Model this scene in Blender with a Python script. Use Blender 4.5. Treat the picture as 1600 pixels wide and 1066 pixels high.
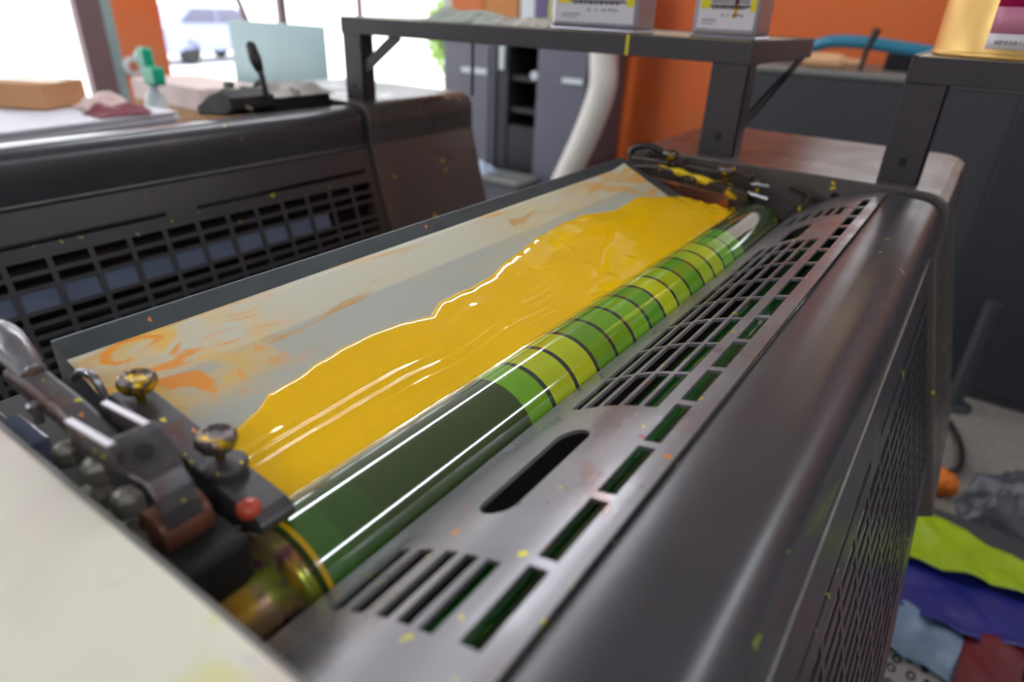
import bpy, bmesh, math, random
from mathutils import Vector, Matrix, noise, geometry
random.seed(4)
for o in list(bpy.data.objects): bpy.data.objects.remove(o)
scn = bpy.context.scene
COL = scn.collection
EYE = 1.65                                  # eye height; "h" below means drop under eye height

# ------------------------------------------------------------------ camera
def cam_axes(yaw, pitch, roll):
    F0 = Vector((-math.sin(yaw), math.cos(yaw), 0)); R0 = Vector((math.cos(yaw), math.sin(yaw), 0)); U0 = Vector((0, 0, 1))
    F = F0*math.cos(pitch)-U0*math.sin(pitch); U = U0*math.cos(pitch)+F0*math.sin(pitch)
    return R0*math.cos(roll)+U*math.sin(roll), U*math.cos(roll)-R0*math.sin(roll), F
Rv, Uv, Fv = cam_axes(math.radians(34.154), math.radians(27.295), math.radians(2.4685))
cd = bpy.data.cameras.new('camera'); cam = bpy.data.objects.new('camera', cd); COL.objects.link(cam)
M = Matrix((Rv, Uv, -Fv)).transposed().to_4x4(); M.translation = Vector((0, 0, EYE))
cam.matrix_world = M
cd.lens = 1007.8/1600*36; cd.sensor_width = 36; cd.clip_start = .02; cd.clip_end = 200
cd.dof.use_dof = True; cd.dof.focus_distance = .62; cd.dof.aperture_fstop = 3.0; cd.dof.aperture_blades = 7
scn.camera = cam

# ------------------------------------------------------------------ world and exposure
w = bpy.data.worlds.new('sky'); scn.world = w; w.use_nodes = True
bg = w.node_tree.nodes['Background']; bg.inputs[0].default_value = (.93, .96, 1, 1); bg.inputs[1].default_value = 1.6
scn.view_settings.view_transform = 'Standard'; scn.view_settings.look = 'None'
scn.view_settings.exposure = 1.2; scn.view_settings.gamma = 1
TUBE = 17.0                                 # emission of the ceiling tubes

# ------------------------------------------------------------------ helpers
def srgb(r, g, b):
    f = lambda c: (c/255/12.92) if c/255 <= .04045 else ((c/255+.055)/1.055)**2.4
    return (f(r), f(g), f(b), 1)
def obj(name, bm, m=None, parent=None, smooth=False, bevel=0, solid=0, seg=2, subs=0):
    bmesh.ops.recalc_face_normals(bm, faces=bm.faces) if not solid else None
    me = bpy.data.meshes.new(name); bm.to_mesh(me); bm.free()
    if smooth:
        for p in me.polygons: p.use_smooth = True
    if m:
        for mm in (m if isinstance(m, (list, tuple)) else [m]): me.materials.append(mm)
    o = bpy.data.objects.new(name, me); COL.objects.link(o)
    if parent: o.parent = parent
    if solid:
        s = o.modifiers.new('solid', 'SOLIDIFY'); s.thickness = solid; s.offset = -1
    if subs:
        s = o.modifiers.new('sub', 'SUBSURF'); s.levels = s.render_levels = subs
    if bevel:
        b = o.modifiers.new('bevel', 'BEVEL'); b.width = bevel; b.segments = seg; b.limit_method = 'ANGLE'; b.angle_limit = .6
    return o
def tag(o, label, cat, group=None):
    o['label'] = label; o['category'] = cat
    if group: o['group'] = group
    return o
def thing(name, label, cat, loc, group=None):
    o = bpy.data.objects.new(name, None); COL.objects.link(o); o.location = loc; o.empty_display_size = .1
    return tag(o, label, cat, group)
def at(o, root):                            # parts are modelled in world coordinates; keep them there under a moved root
    o.parent = root; o.matrix_parent_inverse = Matrix.Translation(-Vector(root.location)); return o
def struct(o): o['kind'] = 'structure'; return o
def B(bm, x0, x1, y0, y1, z0, z1, mat=0):
    vs = [bm.verts.new(p) for p in [(x0,y0,z0),(x1,y0,z0),(x1,y1,z0),(x0,y1,z0),(x0,y0,z1),(x1,y0,z1),(x1,y1,z1),(x0,y1,z1)]]
    for f in [(0,3,2,1),(4,5,6,7),(0,1,5,4),(1,2,6,5),(2,3,7,6),(3,0,4,7)]:
        bm.faces.new([vs[i] for i in f]).material_index = mat
    return vs
def box(*a, mat=0): bm = bmesh.new(); B(bm, *a, mat=mat); return bm
def hb(x0, x1, y0, y1, h0, h1): return box(x0, x1, y0, y1, EYE-h1, EYE-h0)    # box given by drops h0<h1
def P(x, y, h): return Vector((x, y, EYE-h))
def prism(bm, pts, ax, a, b):               # extrude a closed polygon along an axis: pts are the two other coordinates
    def mk(p, t): return {'x': (t, p[0], p[1]), 'y': (p[0], t, p[1]), 'z': (p[0], p[1], t)}[ax]
    A = [bm.verts.new(mk(p, a)) for p in pts]; Bv = [bm.verts.new(mk(p, b)) for p in pts]; n = len(pts)
    bm.faces.new(A); bm.faces.new(Bv[::-1])
    for i in range(n): bm.faces.new([A[i], Bv[i], Bv[(i+1) % n], A[(i+1) % n]])
def tube(bm, pts, r, n=10, caps=True):
    pts = [Vector(p) for p in pts]; rings = []
    rs = r if isinstance(r, (list, tuple)) else [r]*len(pts)
    up = Vector((0, 0, 1))
    for i, p in enumerate(pts):
        t = (pts[min(i+1, len(pts)-1)]-pts[max(i-1, 0)]).normalized()
        u = t.cross(up)
        if u.length < .05: u = t.cross(Vector((1, 0, 0)))
        u.normalize(); v = t.cross(u).normalized()
        if rings:                            # keep the frame from flipping
            pu = rings[-1][1]; u = (pu-t*pu.dot(t)).normalized(); v = t.cross(u).normalized()
        rings.append(([bm.verts.new(p+(u*math.cos(2*math.pi*k/n)+v*math.sin(2*math.pi*k/n))*rs[i]) for k in range(n)], u))
    for (a, _), (b, _) in zip(rings, rings[1:]):
        for k in range(n): bm.faces.new([a[k], a[(k+1) % n], b[(k+1) % n], b[k]])
    if caps: bm.faces.new(rings[0][0][::-1]); bm.faces.new(rings[-1][0])
def lathe(bm, prof, c, axis='z', n=28):     # prof: (radius, along)
    rings = []
    for r, t in prof:
        ring = []
        for k in range(n):
            a = 2*math.pi*k/n; u, v = r*math.cos(a), r*math.sin(a)
            q = {'z': (u, v, t), 'y': (u, t, v), 'x': (t, u, v)}[axis]
            ring.append(bm.verts.new(Vector(c)+Vector(q)))
        rings.append(ring)
    for a, b in zip(rings, rings[1:]):
        for k in range(n): bm.faces.new([a[k], a[(k+1) % n], b[(k+1) % n], b[k]])
    bm.faces.new(rings[0][::-1]); bm.faces.new(rings[-1])
def spline(pts, n=8):
    pts = [Vector(p) for p in pts]; out = []
    for i in range(len(pts)-1):
        p0 = pts[max(i-1, 0)]; p1 = pts[i]; p2 = pts[i+1]; p3 = pts[min(i+2, len(pts)-1)]
        for k in range(n):
            t = k/n
            out.append(.5*((2*p1)+(p2-p0)*t+(2*p0-5*p1+4*p2-p3)*t*t+(3*p1-p0-3*p2+p3)*t**3))
    return out+[pts[-1]]

# ------------------------------------------------------------------ materials
def mat(name, col, rough=.5, metal=0., coat=0., spec=.5, noise_amt=0., nscale=8., stains=(), flecks=(), bump=0., bscale=60., stretch=(1,1,1), rvar=0., crough=.05, emit=None, es=1., trans=0., alpha=1.):
    """stains: (colour, noise scale, threshold, softness); flecks: (colour, cell scale, size) small dried drops."""
    m = bpy.data.materials.new(name); m.use_nodes = True; nt = m.node_tree; N = nt.nodes; L = nt.links
    b = N['Principled BSDF']; b.inputs['Roughness'].default_value = rough; b.inputs['Metallic'].default_value = metal
    b.inputs['Coat Weight'].default_value = coat; b.inputs['Coat Roughness'].default_value = crough; b.inputs['Specular IOR Level'].default_value = spec
    b.inputs['Transmission Weight'].default_value = trans; b.inputs['Alpha'].default_value = alpha
    if emit: b.inputs['Emission Color'].default_value = emit; b.inputs['Emission Strength'].default_value = es
    b.inputs['Base Color'].default_value = col
    if not (noise_amt or stains or flecks or bump or rvar): return m
    tc = N.new('ShaderNodeTexCoord'); mp = N.new('ShaderNodeMapping'); mp.inputs['Scale'].default_value = stretch
    L.new(tc.outputs['Object'], mp.inputs['Vector']); vec = mp.outputs['Vector']
    cur = None
    def nz(scale, detail=4, dist=0.):
        n = N.new('ShaderNodeTexNoise'); n.inputs['Scale'].default_value = scale; n.inputs['Detail'].default_value = detail
        n.inputs['Distortion'].default_value = dist; L.new(vec, n.inputs['Vector']); return n.outputs['Fac']
    rgb = N.new('ShaderNodeRGB'); rgb.outputs[0].default_value = col; cur = rgb.outputs[0]
    if noise_amt:
        mr = N.new('ShaderNodeMapRange'); mr.inputs['From Min'].default_value = .3; mr.inputs['From Max'].default_value = .7
        mr.inputs['To Min'].default_value = 1-noise_amt; mr.inputs['To Max'].default_value = 1+noise_amt; L.new(nz(nscale), mr.inputs[0])
        hs = N.new('ShaderNodeHueSaturation'); L.new(mr.outputs[0], hs.inputs['Value']); L.new(cur, hs.inputs['Color']); cur = hs.outputs[0]
    for (c, s, th, soft) in stains:
        mr = N.new('ShaderNodeMapRange'); mr.inputs['From Min'].default_value = th; mr.inputs['From Max'].default_value = th+soft; L.new(nz(s, 5, .6), mr.inputs[0])
        mx = N.new('ShaderNodeMix'); mx.data_type = 'RGBA'; L.new(mr.outputs[0], mx.inputs[0]); L.new(cur, mx.inputs[6]); mx.inputs[7].default_value = c; cur = mx.outputs[2]
    for (c, s, size) in flecks:
        v = N.new('ShaderNodeTexVoronoi'); v.inputs['Scale'].default_value = s
        wn = N.new('ShaderNodeTexNoise'); wn.inputs['Scale'].default_value = s*2.5
        va = N.new('ShaderNodeVectorMath'); va.operation = 'SCALE'; va.inputs['Scale'].default_value = .9/s
        L.new(tc.outputs['Object'], wn.inputs['Vector']); L.new(wn.outputs['Color'], va.inputs[0])
        ad = N.new('ShaderNodeVectorMath'); ad.operation = 'ADD'; L.new(tc.outputs['Object'], ad.inputs[0]); L.new(va.outputs[0], ad.inputs[1]); L.new(ad.outputs[0], v.inputs['Vector'])
        sp = N.new('ShaderNodeSeparateColor'); L.new(v.outputs['Color'], sp.inputs[0])
        k = N.new('ShaderNodeMath'); k.operation = 'GREATER_THAN'; k.inputs[1].default_value = .72; L.new(sp.outputs[0], k.inputs[0])
        sz = N.new('ShaderNodeMath'); sz.operation = 'MULTIPLY'; sz.inputs[1].default_value = size; L.new(sp.outputs[1], sz.inputs[0])
        lt = N.new('ShaderNodeMath'); lt.operation = 'LESS_THAN'; L.new(v.outputs['Distance'], lt.inputs[0]); L.new(sz.outputs[0], lt.inputs[1])
        mu = N.new('ShaderNodeMath'); mu.operation = 'MULTIPLY'; L.new(k.outputs[0], mu.inputs[0]); L.new(lt.outputs[0], mu.inputs[1])
        mx = N.new('ShaderNodeMix'); mx.data_type = 'RGBA'; L.new(mu.outputs[0], mx.inputs[0]); L.new(cur, mx.inputs[6]); mx.inputs[7].default_value = c; cur = mx.outputs[2]
    L.new(cur, b.inputs['Base Color'])
    if rvar:
        mr = N.new('ShaderNodeMapRange'); mr.inputs['From Min'].default_value = .3; mr.inputs['From Max'].default_value = .7
        mr.inputs['To Min'].default_value = max(.02, rough-rvar); mr.inputs['To Max'].default_value = min(1, rough+rvar); L.new(nz(nscale*1.7), mr.inputs[0]); L.new(mr.outputs[0], b.inputs['Roughness'])
    if bump:
        bp = N.new('ShaderNodeBump'); bp.inputs['Strength'].default_value = bump; bp.inputs['Distance'].default_value = .002
        L.new(nz(bscale, 3), bp.inputs['Height']); L.new(bp.outputs[0], b.inputs['Normal'])
    return m
YF = srgb(215, 200, 30); LF = srgb(150, 175, 40); OF = srgb(215, 130, 60); RF = srgb(150, 60, 70)
m_dark = mat('dark_enamel', srgb(60, 58, 63), .38, coat=.42, crough=.26, noise_amt=.1, nscale=9, rvar=.05, stains=[(srgb(96, 70, 76), 5, .66, .12)], flecks=[(LF, 30, .16), (srgb(150,145,140), 36, .10)])  # reddish patches put the bend's purple-red reflection into the enamel colour
m_grey = mat('grey_steel_paint', srgb(140, 137, 140), .33, metal=.6, noise_amt=.12, nscale=10, rvar=.1, stains=[(srgb(140, 112, 110), 14, .62, .1)], flecks=[(YF, 60, .24), (OF, 48, .18), (RF, 30, .2)])
m_frame = mat('taupe_housing_paint', srgb(92, 86, 83), .3, noise_amt=.1, nscale=6, stains=[(srgb(104, 88, 80), 4, .6, .1)], rvar=.06, flecks=[(srgb(220,190,20), 20, .25)])
m_cream = mat('cream_housing_paint', srgb(236, 234, 214), .32, coat=.2, noise_amt=.05, nscale=5, stains=[(srgb(226, 200, 196), 6, .52, .16), (srgb(196, 168, 200), 11, .62, .05), (srgb(232, 226, 140), 9, .60, .1)])
m_edge = mat('worn_edge_and_seam_glint', srgb(120, 117, 112), .4, noise_amt=.2, nscale=30)  # housing edge strip; its lighter grey also draws the glint along the cover seam
m_black = mat('black_machine_interior', srgb(20, 18, 17), .6, noise_amt=.3, nscale=20, stains=[(srgb(44, 28, 24), 14, .58, .1)])
m_steel = mat('worn_steel', srgb(150, 148, 152), .3, metal=.8, noise_amt=.2, nscale=30, rvar=.12, stains=[(srgb(92, 70, 76), 22, .56, .1)])
m_bright = mat('ceiling_lit_edge_steel', srgb(206, 198, 206), .35, metal=.3, noise_amt=.1, nscale=40)  # lighter steel for top edges, with the ceiling's reflection put into the colour
m_nut = mat('grimy_grey_nut', srgb(134, 130, 120), .4, metal=.3, noise_amt=.25, nscale=60)
m_iron = mat('oiled_iron', srgb(84, 81, 83), .34, metal=.5, noise_amt=.25, nscale=25, rvar=.1, stains=[(srgb(88, 58, 56), 24, .56, .1)], flecks=[(YF, 110, .25), (OF, 80, .2)])
m_rust = mat('inky_brown_iron', srgb(104, 62, 44), .4, metal=.2, noise_amt=.3, nscale=22, stains=[(srgb(170, 84, 30), 18, .55, .1)])
m_knob = mat('ink_caked_knob', srgb(112, 102, 104), .24, metal=.7, noise_amt=.25, nscale=70, stains=[(srgb(205, 165, 20), 70, .5, .06), (srgb(86, 60, 64), 90, .6, .05)], bump=.6, bscale=160)
m_inkiron = mat('ink_splashed_iron', srgb(66, 58, 54), .36, metal=.3, noise_amt=.3, nscale=30, stains=[(srgb(220, 180, 15), 26, .6, .04), (srgb(90, 40, 34), 17, .6, .08)], bump=.5, bscale=90)
m_brass = mat('ink_stained_brass_shaft', srgb(168, 140, 104), .24, metal=.55, noise_amt=.2, nscale=22, stains=[(srgb(130, 140, 40), 26, .5, .12), (srgb(110, 64, 84), 34, .54, .08), (srgb(196, 150, 40), 30, .6, .08)])
m_red = mat('red_ink_blob', srgb(190, 70, 46), .35, coat=.4)
m_blue_strip = mat('blue_grey_glass', srgb(104, 112, 134), .12, coat=.5, noise_amt=.1, nscale=10)
m_green = mat('dark_green_ink_film', srgb(34, 128, 44), .12, coat=.8, noise_amt=.25, nscale=9, stretch=(8, .6, 8))
m_olive = mat('olive_ink_roller', srgb(88, 88, 66), .2, coat=.5, noise_amt=.2, nscale=9, flecks=[(YF, 60, .35)], stretch=(8, .8, 8))
m_rd = mat('roller_dark_green', srgb(60, 80, 40), .1, coat=1., noise_amt=.12, nscale=7, stretch=(1, .5, 1))
m_ry = mat('ink_ring', srgb(190, 150, 20), .2); m_rh = mat('roller_mid_green', srgb(60, 92, 38), .1, coat=1., noise_amt=.12, nscale=7)
m_rg = mat('roller_end_green', srgb(62, 104, 36), .1, coat=1., noise_amt=.12, nscale=7)
m_line = mat('roller_dark_line', srgb(44, 60, 52), .12, coat=1.)
BANDS = [(110,168,30),(180,196,30),(186,198,24),(104,156,26),(108,164,26),(120,178,28),(92,160,34),(194,206,24),(160,192,30),(102,164,32),(170,200,36),(184,206,30),(122,182,40),(98,168,44)]
m_bands = [mat('roller_band_green', srgb(*c), .12, coat=1., noise_amt=.07, nscale=40, stretch=(1, .3, 1)) for c in BANDS]
m_can = mat('tin_can_steel', srgb(160, 156, 166), .28, metal=.6, noise_amt=.08)
m_label = mat('can_label_paper', srgb(214, 210, 218), .45)
m_yel = mat('label_yellow', srgb(226, 208, 20), .45); m_blk = mat('label_print', srgb(62, 52, 58), .5); m_gprint = mat('label_grey_print', srgb(150, 144, 152), .5)
m_gold = mat('gold_lacquered_tin', srgb(240, 196, 120), .36, metal=.75, noise_amt=.05)
m_mag = mat('label_magenta', srgb(188, 6, 92), .45); m_pink = mat('label_pink', srgb(204, 128, 156), .45); m_white = mat('label_white', srgb(226, 218, 224), .45)
m_rack = mat('rack_dark_paint', srgb(62, 57, 62), .42, noise_amt=.1, nscale=12, flecks=[(OF, 9, .2)])
m_racktop = mat('rack_top_stained', srgb(190, 180, 160), .45, noise_amt=.1, stains=[(srgb(205, 200, 90), 12, .6, .06)])
m_orange = mat('orange_wall_paint', srgb(226, 108, 46), .5, noise_amt=.05, nscale=1.2, stains=[(srgb(216, 124, 78), 1.1, .52, .2)])
m_wall = mat('pale_wall_paint', srgb(206, 204, 204), .7, noise_amt=.04)
m_ceil = mat('ceiling_paint', srgb(214, 212, 212), .8, noise_amt=.03)
m_floor = mat('speckled_terrazzo_floor', srgb(138, 132, 126), .35, noise_amt=.16, nscale=26, stains=[(srgb(92, 88, 86), 2, .55, .2)])
m_cab = mat('slate_cabinet_paint', srgb(98, 98, 112), .4, noise_amt=.05, nscale=3)
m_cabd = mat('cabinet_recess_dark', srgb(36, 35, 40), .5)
m_con = mat('charcoal_console_paint', srgb(56, 58, 62), .5, noise_amt=.06, nscale=2)
m_conrim = mat('console_rim_grey', srgb(124, 126, 122), .4)
m_duct = mat('white_flexible_duct', srgb(218, 212, 204), .45, noise_amt=.04)
m_bluepipe = mat('teal_blue_plastic', srgb(52, 130, 160), .35)
m_card = mat('cardboard', srgb(190, 140, 96), .7, noise_amt=.08, nscale=5)
m_cardo = mat('orange_cardboard', srgb(204, 110, 50), .6, noise_amt=.06); m_cardb = mat('ochre_board', srgb(190, 124, 60), .6, noise_amt=.06)
m_paper = mat('white_paper', srgb(226, 224, 232), .6, noise_amt=.04, nscale=8)
m_pinkpaper = mat('pinkish_paper', srgb(228, 202, 196), .6, noise_amt=.05)
m_cloth = mat('grey_green_rag', srgb(170, 178, 166), .85, noise_amt=.12, nscale=14, stains=[(srgb(130, 108, 100), 9, .6, .1), (srgb(190, 150, 130), 12, .66, .08)])
m_brownpole = mat('brown_frame_paint', srgb(112, 88, 90), .5, noise_amt=.06); m_tealpole = mat('teal_frame_paint', srgb(140, 160, 160), .5, noise_amt=.1)
m_acryl = mat('pale_teal_sheet', srgb(168, 200, 204), .3, noise_amt=.03, nscale=3)
m_gplastic = mat('green_plastic', srgb(14, 164, 128), .35); m_wplastic = mat('pale_plastic', srgb(206, 214, 218), .4)
m_pave = mat('outdoor_paving', srgb(232, 230, 226), .9, noise_amt=.03, nscale=.5)
m_leaf = mat('leaves', srgb(130, 160, 80), .7, noise_amt=.3, nscale=6)
m_car = mat('blue_grey_car_paint', srgb(150, 160, 200), .3, coat=.6); m_glass = mat('car_window_dark', srgb(70, 70, 100), .08, coat=1.)
m_tire = mat('rubber', srgb(40, 40, 42), .8)
m_lime = mat('lime_plastic_sheet', srgb(150, 176, 8), .45, noise_amt=.08, nscale=12); m_blue = mat('blue_plastic_sheet', srgb(28, 36, 120), .4, noise_amt=.15, nscale=14)
m_lblue = mat('pale_blue_plastic_sheet', srgb(112, 136, 160), .4, noise_amt=.1, nscale=14); m_dred = mat('dark_red_sheet', srgb(112, 30, 38), .5, noise_amt=.15)
m_gbag = mat('grey_plastic_bag', srgb(74, 74, 82), .35, noise_amt=.2, nscale=8); m_salmon = mat('salmon_sheet', srgb(160, 110, 100), .5, noise_amt=.1)
m_orplastic = mat('orange_rag', srgb(226, 118, 20), .6, noise_amt=.1); m_cable = mat('black_cable', srgb(36, 34, 36), .4)
m_glow = mat('fluorescent_tube', srgb(255, 255, 255), .5, emit=(.88, .94, 1, 1), es=TUBE)
m_fix = mat('tube_fixture_white', srgb(220, 220, 220), .5)
m_print = mat('printed_sheet', srgb(160, 155, 154), .6)

def film_mat():
    m = mat('stained_plastic_film', srgb(190, 192, 180), .42, coat=.12); nt = m.node_tree; N = nt.nodes; L = nt.links; b = N['Principled BSDF']
    tc = N.new('ShaderNodeTexCoord'); sx = N.new('ShaderNodeSeparateXYZ'); L.new(tc.outputs['Object'], sx.inputs[0])
    def nz(scale, st=(1,1,1), dist=.5, det=5):
        mp = N.new('ShaderNodeMapping'); mp.inputs['Scale'].default_value = st; L.new(tc.outputs['Object'], mp.inputs[0])
        n = N.new('ShaderNodeTexNoise'); n.inputs['Scale'].default_value = scale; n.inputs['Detail'].default_value = det; n.inputs['Distortion'].default_value = dist
        L.new(mp.outputs[0], n.inputs['Vector']); return n.outputs['Fac']
    def mr(src, a, c, t0=0., t1=1.):
        r = N.new('ShaderNodeMapRange'); r.inputs['From Min'].default_value = a; r.inputs['From Max'].default_value = c; r.inputs['To Min'].default_value = t0; r.inputs['To Max'].default_value = t1
        L.new(src, r.inputs[0]); return r.outputs[0]
    def mul(a, c): k = N.new('ShaderNodeMath'); k.operation = 'MULTIPLY'; L.new(a, k.inputs[0]); L.new(c, k.inputs[1]); return k.outputs[0]
    def mix(fac, cur, col):
        x = N.new('ShaderNodeMix'); x.data_type = 'RGBA'; L.new(fac, x.inputs[0])
        if isinstance(cur, tuple): x.inputs[6].default_value = cur
        else: L.new(cur, x.inputs[6])
        x.inputs[7].default_value = col; return x.outputs[2]
    X = sx.outputs['X']; Y = sx.outputs['Y']
    cur = mix(mr(X, -.452, -.449), srgb(208, 203, 180), srgb(182, 184, 172))      # thin dried wash on the back strip only
    cur = mix(mul(mr(nz(5, (2.5, .7, 1)), .46, .66, 0, .75), mr(X, -.40, -.47)), cur, srgb(222, 198, 132))
    cur = mix(mul(mr(nz(9, (2.2, .5, 1), 1.5), .56, .68, 0, .8), mr(X, -.43, -.47)), cur, srgb(222, 172, 84))
    near = mul(mr(Y, .34, .22), mr(X, -.40, -.43))
    cur = mix(mul(mr(nz(15, (1, .6, 1), 2.2), .45, .60, 0, .95), near), cur, srgb(238, 190, 80))
    cur = mix(mul(mr(nz(22, (1, .5, 1), 2.6), .53, .60, 0, .9), near), cur, srgb(244, 150, 0))
    far = mr(Y, .80, 1.0); cur = mix(mul(mr(nz(12, (1.2, .5, 1), 1.8), .50, .62, 0, .8), far), cur, srgb(226, 160, 60))
    cur = mix(mr(nz(30, (1, .25, 1), .5), .68, .72, 0, .7), cur, srgb(206, 150, 60))
    L.new(cur, b.inputs['Base Color'])
    bp = N.new('ShaderNodeBump'); bp.inputs['Strength'].default_value = .25; bp.inputs['Distance'].default_value = .004; L.new(nz(7, (1.5, .6, 1), .3, 2), bp.inputs['Height']); L.new(bp.outputs[0], b.inputs['Normal'])
    return m
m_film = film_mat()
m_ink = mat('glossy_yellow_ink', srgb(255, 200, 0), .07, coat=.3, noise_amt=.03, nscale=10, spec=.5)
m_ink.node_tree.nodes['Principled BSDF'].inputs['Subsurface Weight'].default_value = 0

# ------------------------------------------------------------------ room
def S(name, bm, m): return struct(obj(name, bm, m))
S('floor', box(-7.2, 4.2, -4.2, 9.2, -.1, 0), m_floor)
S('ceiling', box(-7.2, 4.2, -4.2, 9.2, 3.6, 3.7), m_ceil)
bm = bmesh.new(); B(bm, -3.85, -.9, 4.6, 4.75, 0, 3.6); B(bm, 1.1, 4.2, 4.6, 4.75, 0, 3.6); B(bm, -.9, 1.1, 4.6, 4.75, 0, 2.05); B(bm, -.9, 1.1, 4.6, 4.75, 3.0, 3.6); S('wall_back', bm, m_orange)
bm = bmesh.new(); B(bm, -.9, 1.1, 4.62, 4.68, 2.05, 2.09); B(bm, -.9, 1.1, 4.62, 4.68, 2.96, 3.0)
for x in (-.9, .08, 1.06): B(bm, x, x+.04, 4.62, 4.68, 2.09, 2.96)
S('window_1', bm, m_fix)
S('wall_partition', box(-3.95, -3.85, 4.6, 9.2, 0, 3.6), m_wall)
S('wall_far', box(-7.2, -3.95, 9.1, 9.2, 0, 3.6), m_wall)
S('wall_front', box(-7.2, 4.2, -4.2, -4.1, 0, 3.6), m_wall)
S('wall_right', box(4.1, 4.2, -4.1, 4.75, 0, 3.6), m_wall)
bm = bmesh.new(); B(bm, -7.2, -7.1, -4.1, -3, 0, 3.6); B(bm, -7.2, -7.1, -3, 9.1, 3.1, 3.6); S('wall_left', bm, m_wall)

# the wide column between the two street openings, with its steel door frame
S('wall_column', box(-7.08, -6.98, 3.38, 3.84, 0, 3.6), m_orange)
S('trim_1', box(-7.08, -6.97, 3.06, 3.28, 0, 3.6), m_brownpole)
S('trim_2', box(-7.06, -6.98, 3.28, 3.38, 0, 3.6), m_tealpole)
bm = bmesh.new()
for y, t in ((5.35, .09), (6.6, .05)): B(bm, -7.18, -7.1, y, y+t, 0, 3.1)
tube(bm, [(-7.14, 4.95, 1.3), (-7.14, 4.3, 3.1)], .035, 8)
S('trim_3', bm, m_brownpole)

# outside: sunlit paving, a parked car, a hedge
S('ground_outside', box(-60, -7.25, -30, 60, -.14, -.04), m_pave)
S('ground_yard', box(-7.25, 30, 9.25, 60, -.14, -.04), m_pave)
car = thing('car', 'blue grey car parked outside beyond the orange column, seen through the opening', 'car', (-19.0, 11.6, -.04))
bm = bmesh.new(); prism(bm, [(-2.1,.3),(2.1,.3),(2.15,.75),(1.9,.95),(1.1,1.0),(.55,1.42),(-1.2,1.42),(-1.9,1.0),(-2.15,.9)], 'x', -.85, .85)
o = obj('body', bm, m_car, car, bevel=.08)
bm = bmesh.new(); prism(bm, [(.95,1.0),(.5,1.36),(-.25,1.36),(-.25,1.0)], 'x', .84, .87); prism(bm, [(-.33,1.0),(-.33,1.36),(-1.15,1.36),(-1.6,1.02)], 'x', .84, .87); obj('side_window', bm, m_glass, car)
for y in (-1.35, 1.35):
    for x in (-.75, .75):
        bm = bmesh.new(); lathe(bm, [(.1,-.1),(.3,-.1),(.33,-.06),(.33,.06),(.3,.1),(.1,.1)], (x, y, .32), 'x', 24); obj('wheel', bm, m_tire, car)
car.rotation_euler.z = .25
def leaf_blob(name, c, r, n, label, cat):
    bm = bmesh.new(); rnd = random.Random(int(c[0]*10))
    for i in range(n):
        d = Vector((rnd.gauss(0,1), rnd.gauss(0,1), rnd.gauss(0,1))).normalized()*rnd.uniform(.4, 1)
        p = Vector(c)+Vector((d.x*r[0], d.y*r[1], d.z*r[2])); a = Vector((rnd.uniform(-1,1), rnd.uniform(-1,1), rnd.uniform(-1,1))).normalized(); t = a.orthogonal().normalized()
        s = rnd.uniform(.08, .16)
        bm.faces.new([bm.verts.new(p+a*s), bm.verts.new(p+t*s*.5), bm.verts.new(p-a*s), bm.verts.new(p-t*s*.5)])
    tube(bm, [(c[0], c[1], -.04), (c[0], c[1], c[2])], .05, 6)
    return tag(obj(name, bm, m_leaf), label, cat)
leaf_blob('shrub', (-11.2, 13.6, 1.0), (.7, .9, 1.0), 900, 'pale green shrub outside in the sunlight, left of the slate cabinets', 'shrub')

# ceiling tubes
def tube_light(x, y, label, k=1.):
    t = thing('ceiling_light', label, 'ceiling light', (x, y, 3.6), 'fluorescent tube lights on the ceiling')
    bm = box(-.09, .09, -1.15, 1.15, -.34, -.30)
    for yy in (-1.0, 1.0): B(bm, -.008, .008, yy, yy+.016, -.30, 0)
    obj('fixture', bm, m_fix, t)
    bm = bmesh.new(); prism(bm, [(-.075*k,-.3405),(.075*k,-.3405),(.068*k,-.360),(.035*k,-.368),(-.035*k,-.368),(-.068*k,-.360)], 'y', -1.12, 1.12); obj('diffuser', bm, m_glow, t)
for x, y, k in ((-2.2, 2.4, .8), (1.8, 2.3, .8), (-2.2, -1.6, 1), (1.8, -1.6, 1), (-6.0, 2.0, 1)):  # the leftmost one is added to brighten the orange column
    tube_light(x, y, 'fluorescent batten light hanging from the ceiling', k)

# ------------------------------------------------------------------ printing unit
U = 1.28                                    # spacing of the units
COVER = [(-.0925,.256),(-.0925,.2425),(-.088,.2400),(-.062,.2385),(-.042,.2395),(-.030,.2430),(-.021,.2500),(-.0155,.2600),(-.0125,.2740),(-.0110,.2900),(-.0103,.3100),(-.0100,.3260),(-.0070,.3290),(-.0072,.3330),(-.0085,.3370),(.0075,.3850)]
_s = spline([(x, h, 0) for x, h in COVER[3:12]], 5)
COVER = COVER[:3]+[(p.x, p.y) for p in _s]+COVER[12:]
def side_x(h): return -.010+.285*(h-.33)
def cubic(xs, ys, x):
    n = len(xs)
    for i in range(n-1):
        if x <= xs[i+1] or i == n-2:
            t = (x-xs[i])/(xs[i+1]-xs[i]); dd = lambda j: (ys[min(j+1,n-1)]-ys[max(j-1,0)])/(xs[min(j+1,n-1)]-xs[max(j-1,0)])
            hx = xs[i+1]-xs[i]; a, b, m0, m1 = ys[i], ys[i+1], dd(i)*hx, dd(i+1)*hx
            return (2*t**3-3*t*t+1)*a+(t**3-2*t*t+t)*m0+(-2*t**3+3*t*t)*b+(t**3-t*t)*m1
GX = [-.236,-.228,-.200,-.165,-.135,-.108,-.094]; GH = [.3065,.3003,.2805,.2605,.2495,.2425,.240]
def guard_h(x): return cubic(GX, GH, x)

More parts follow.
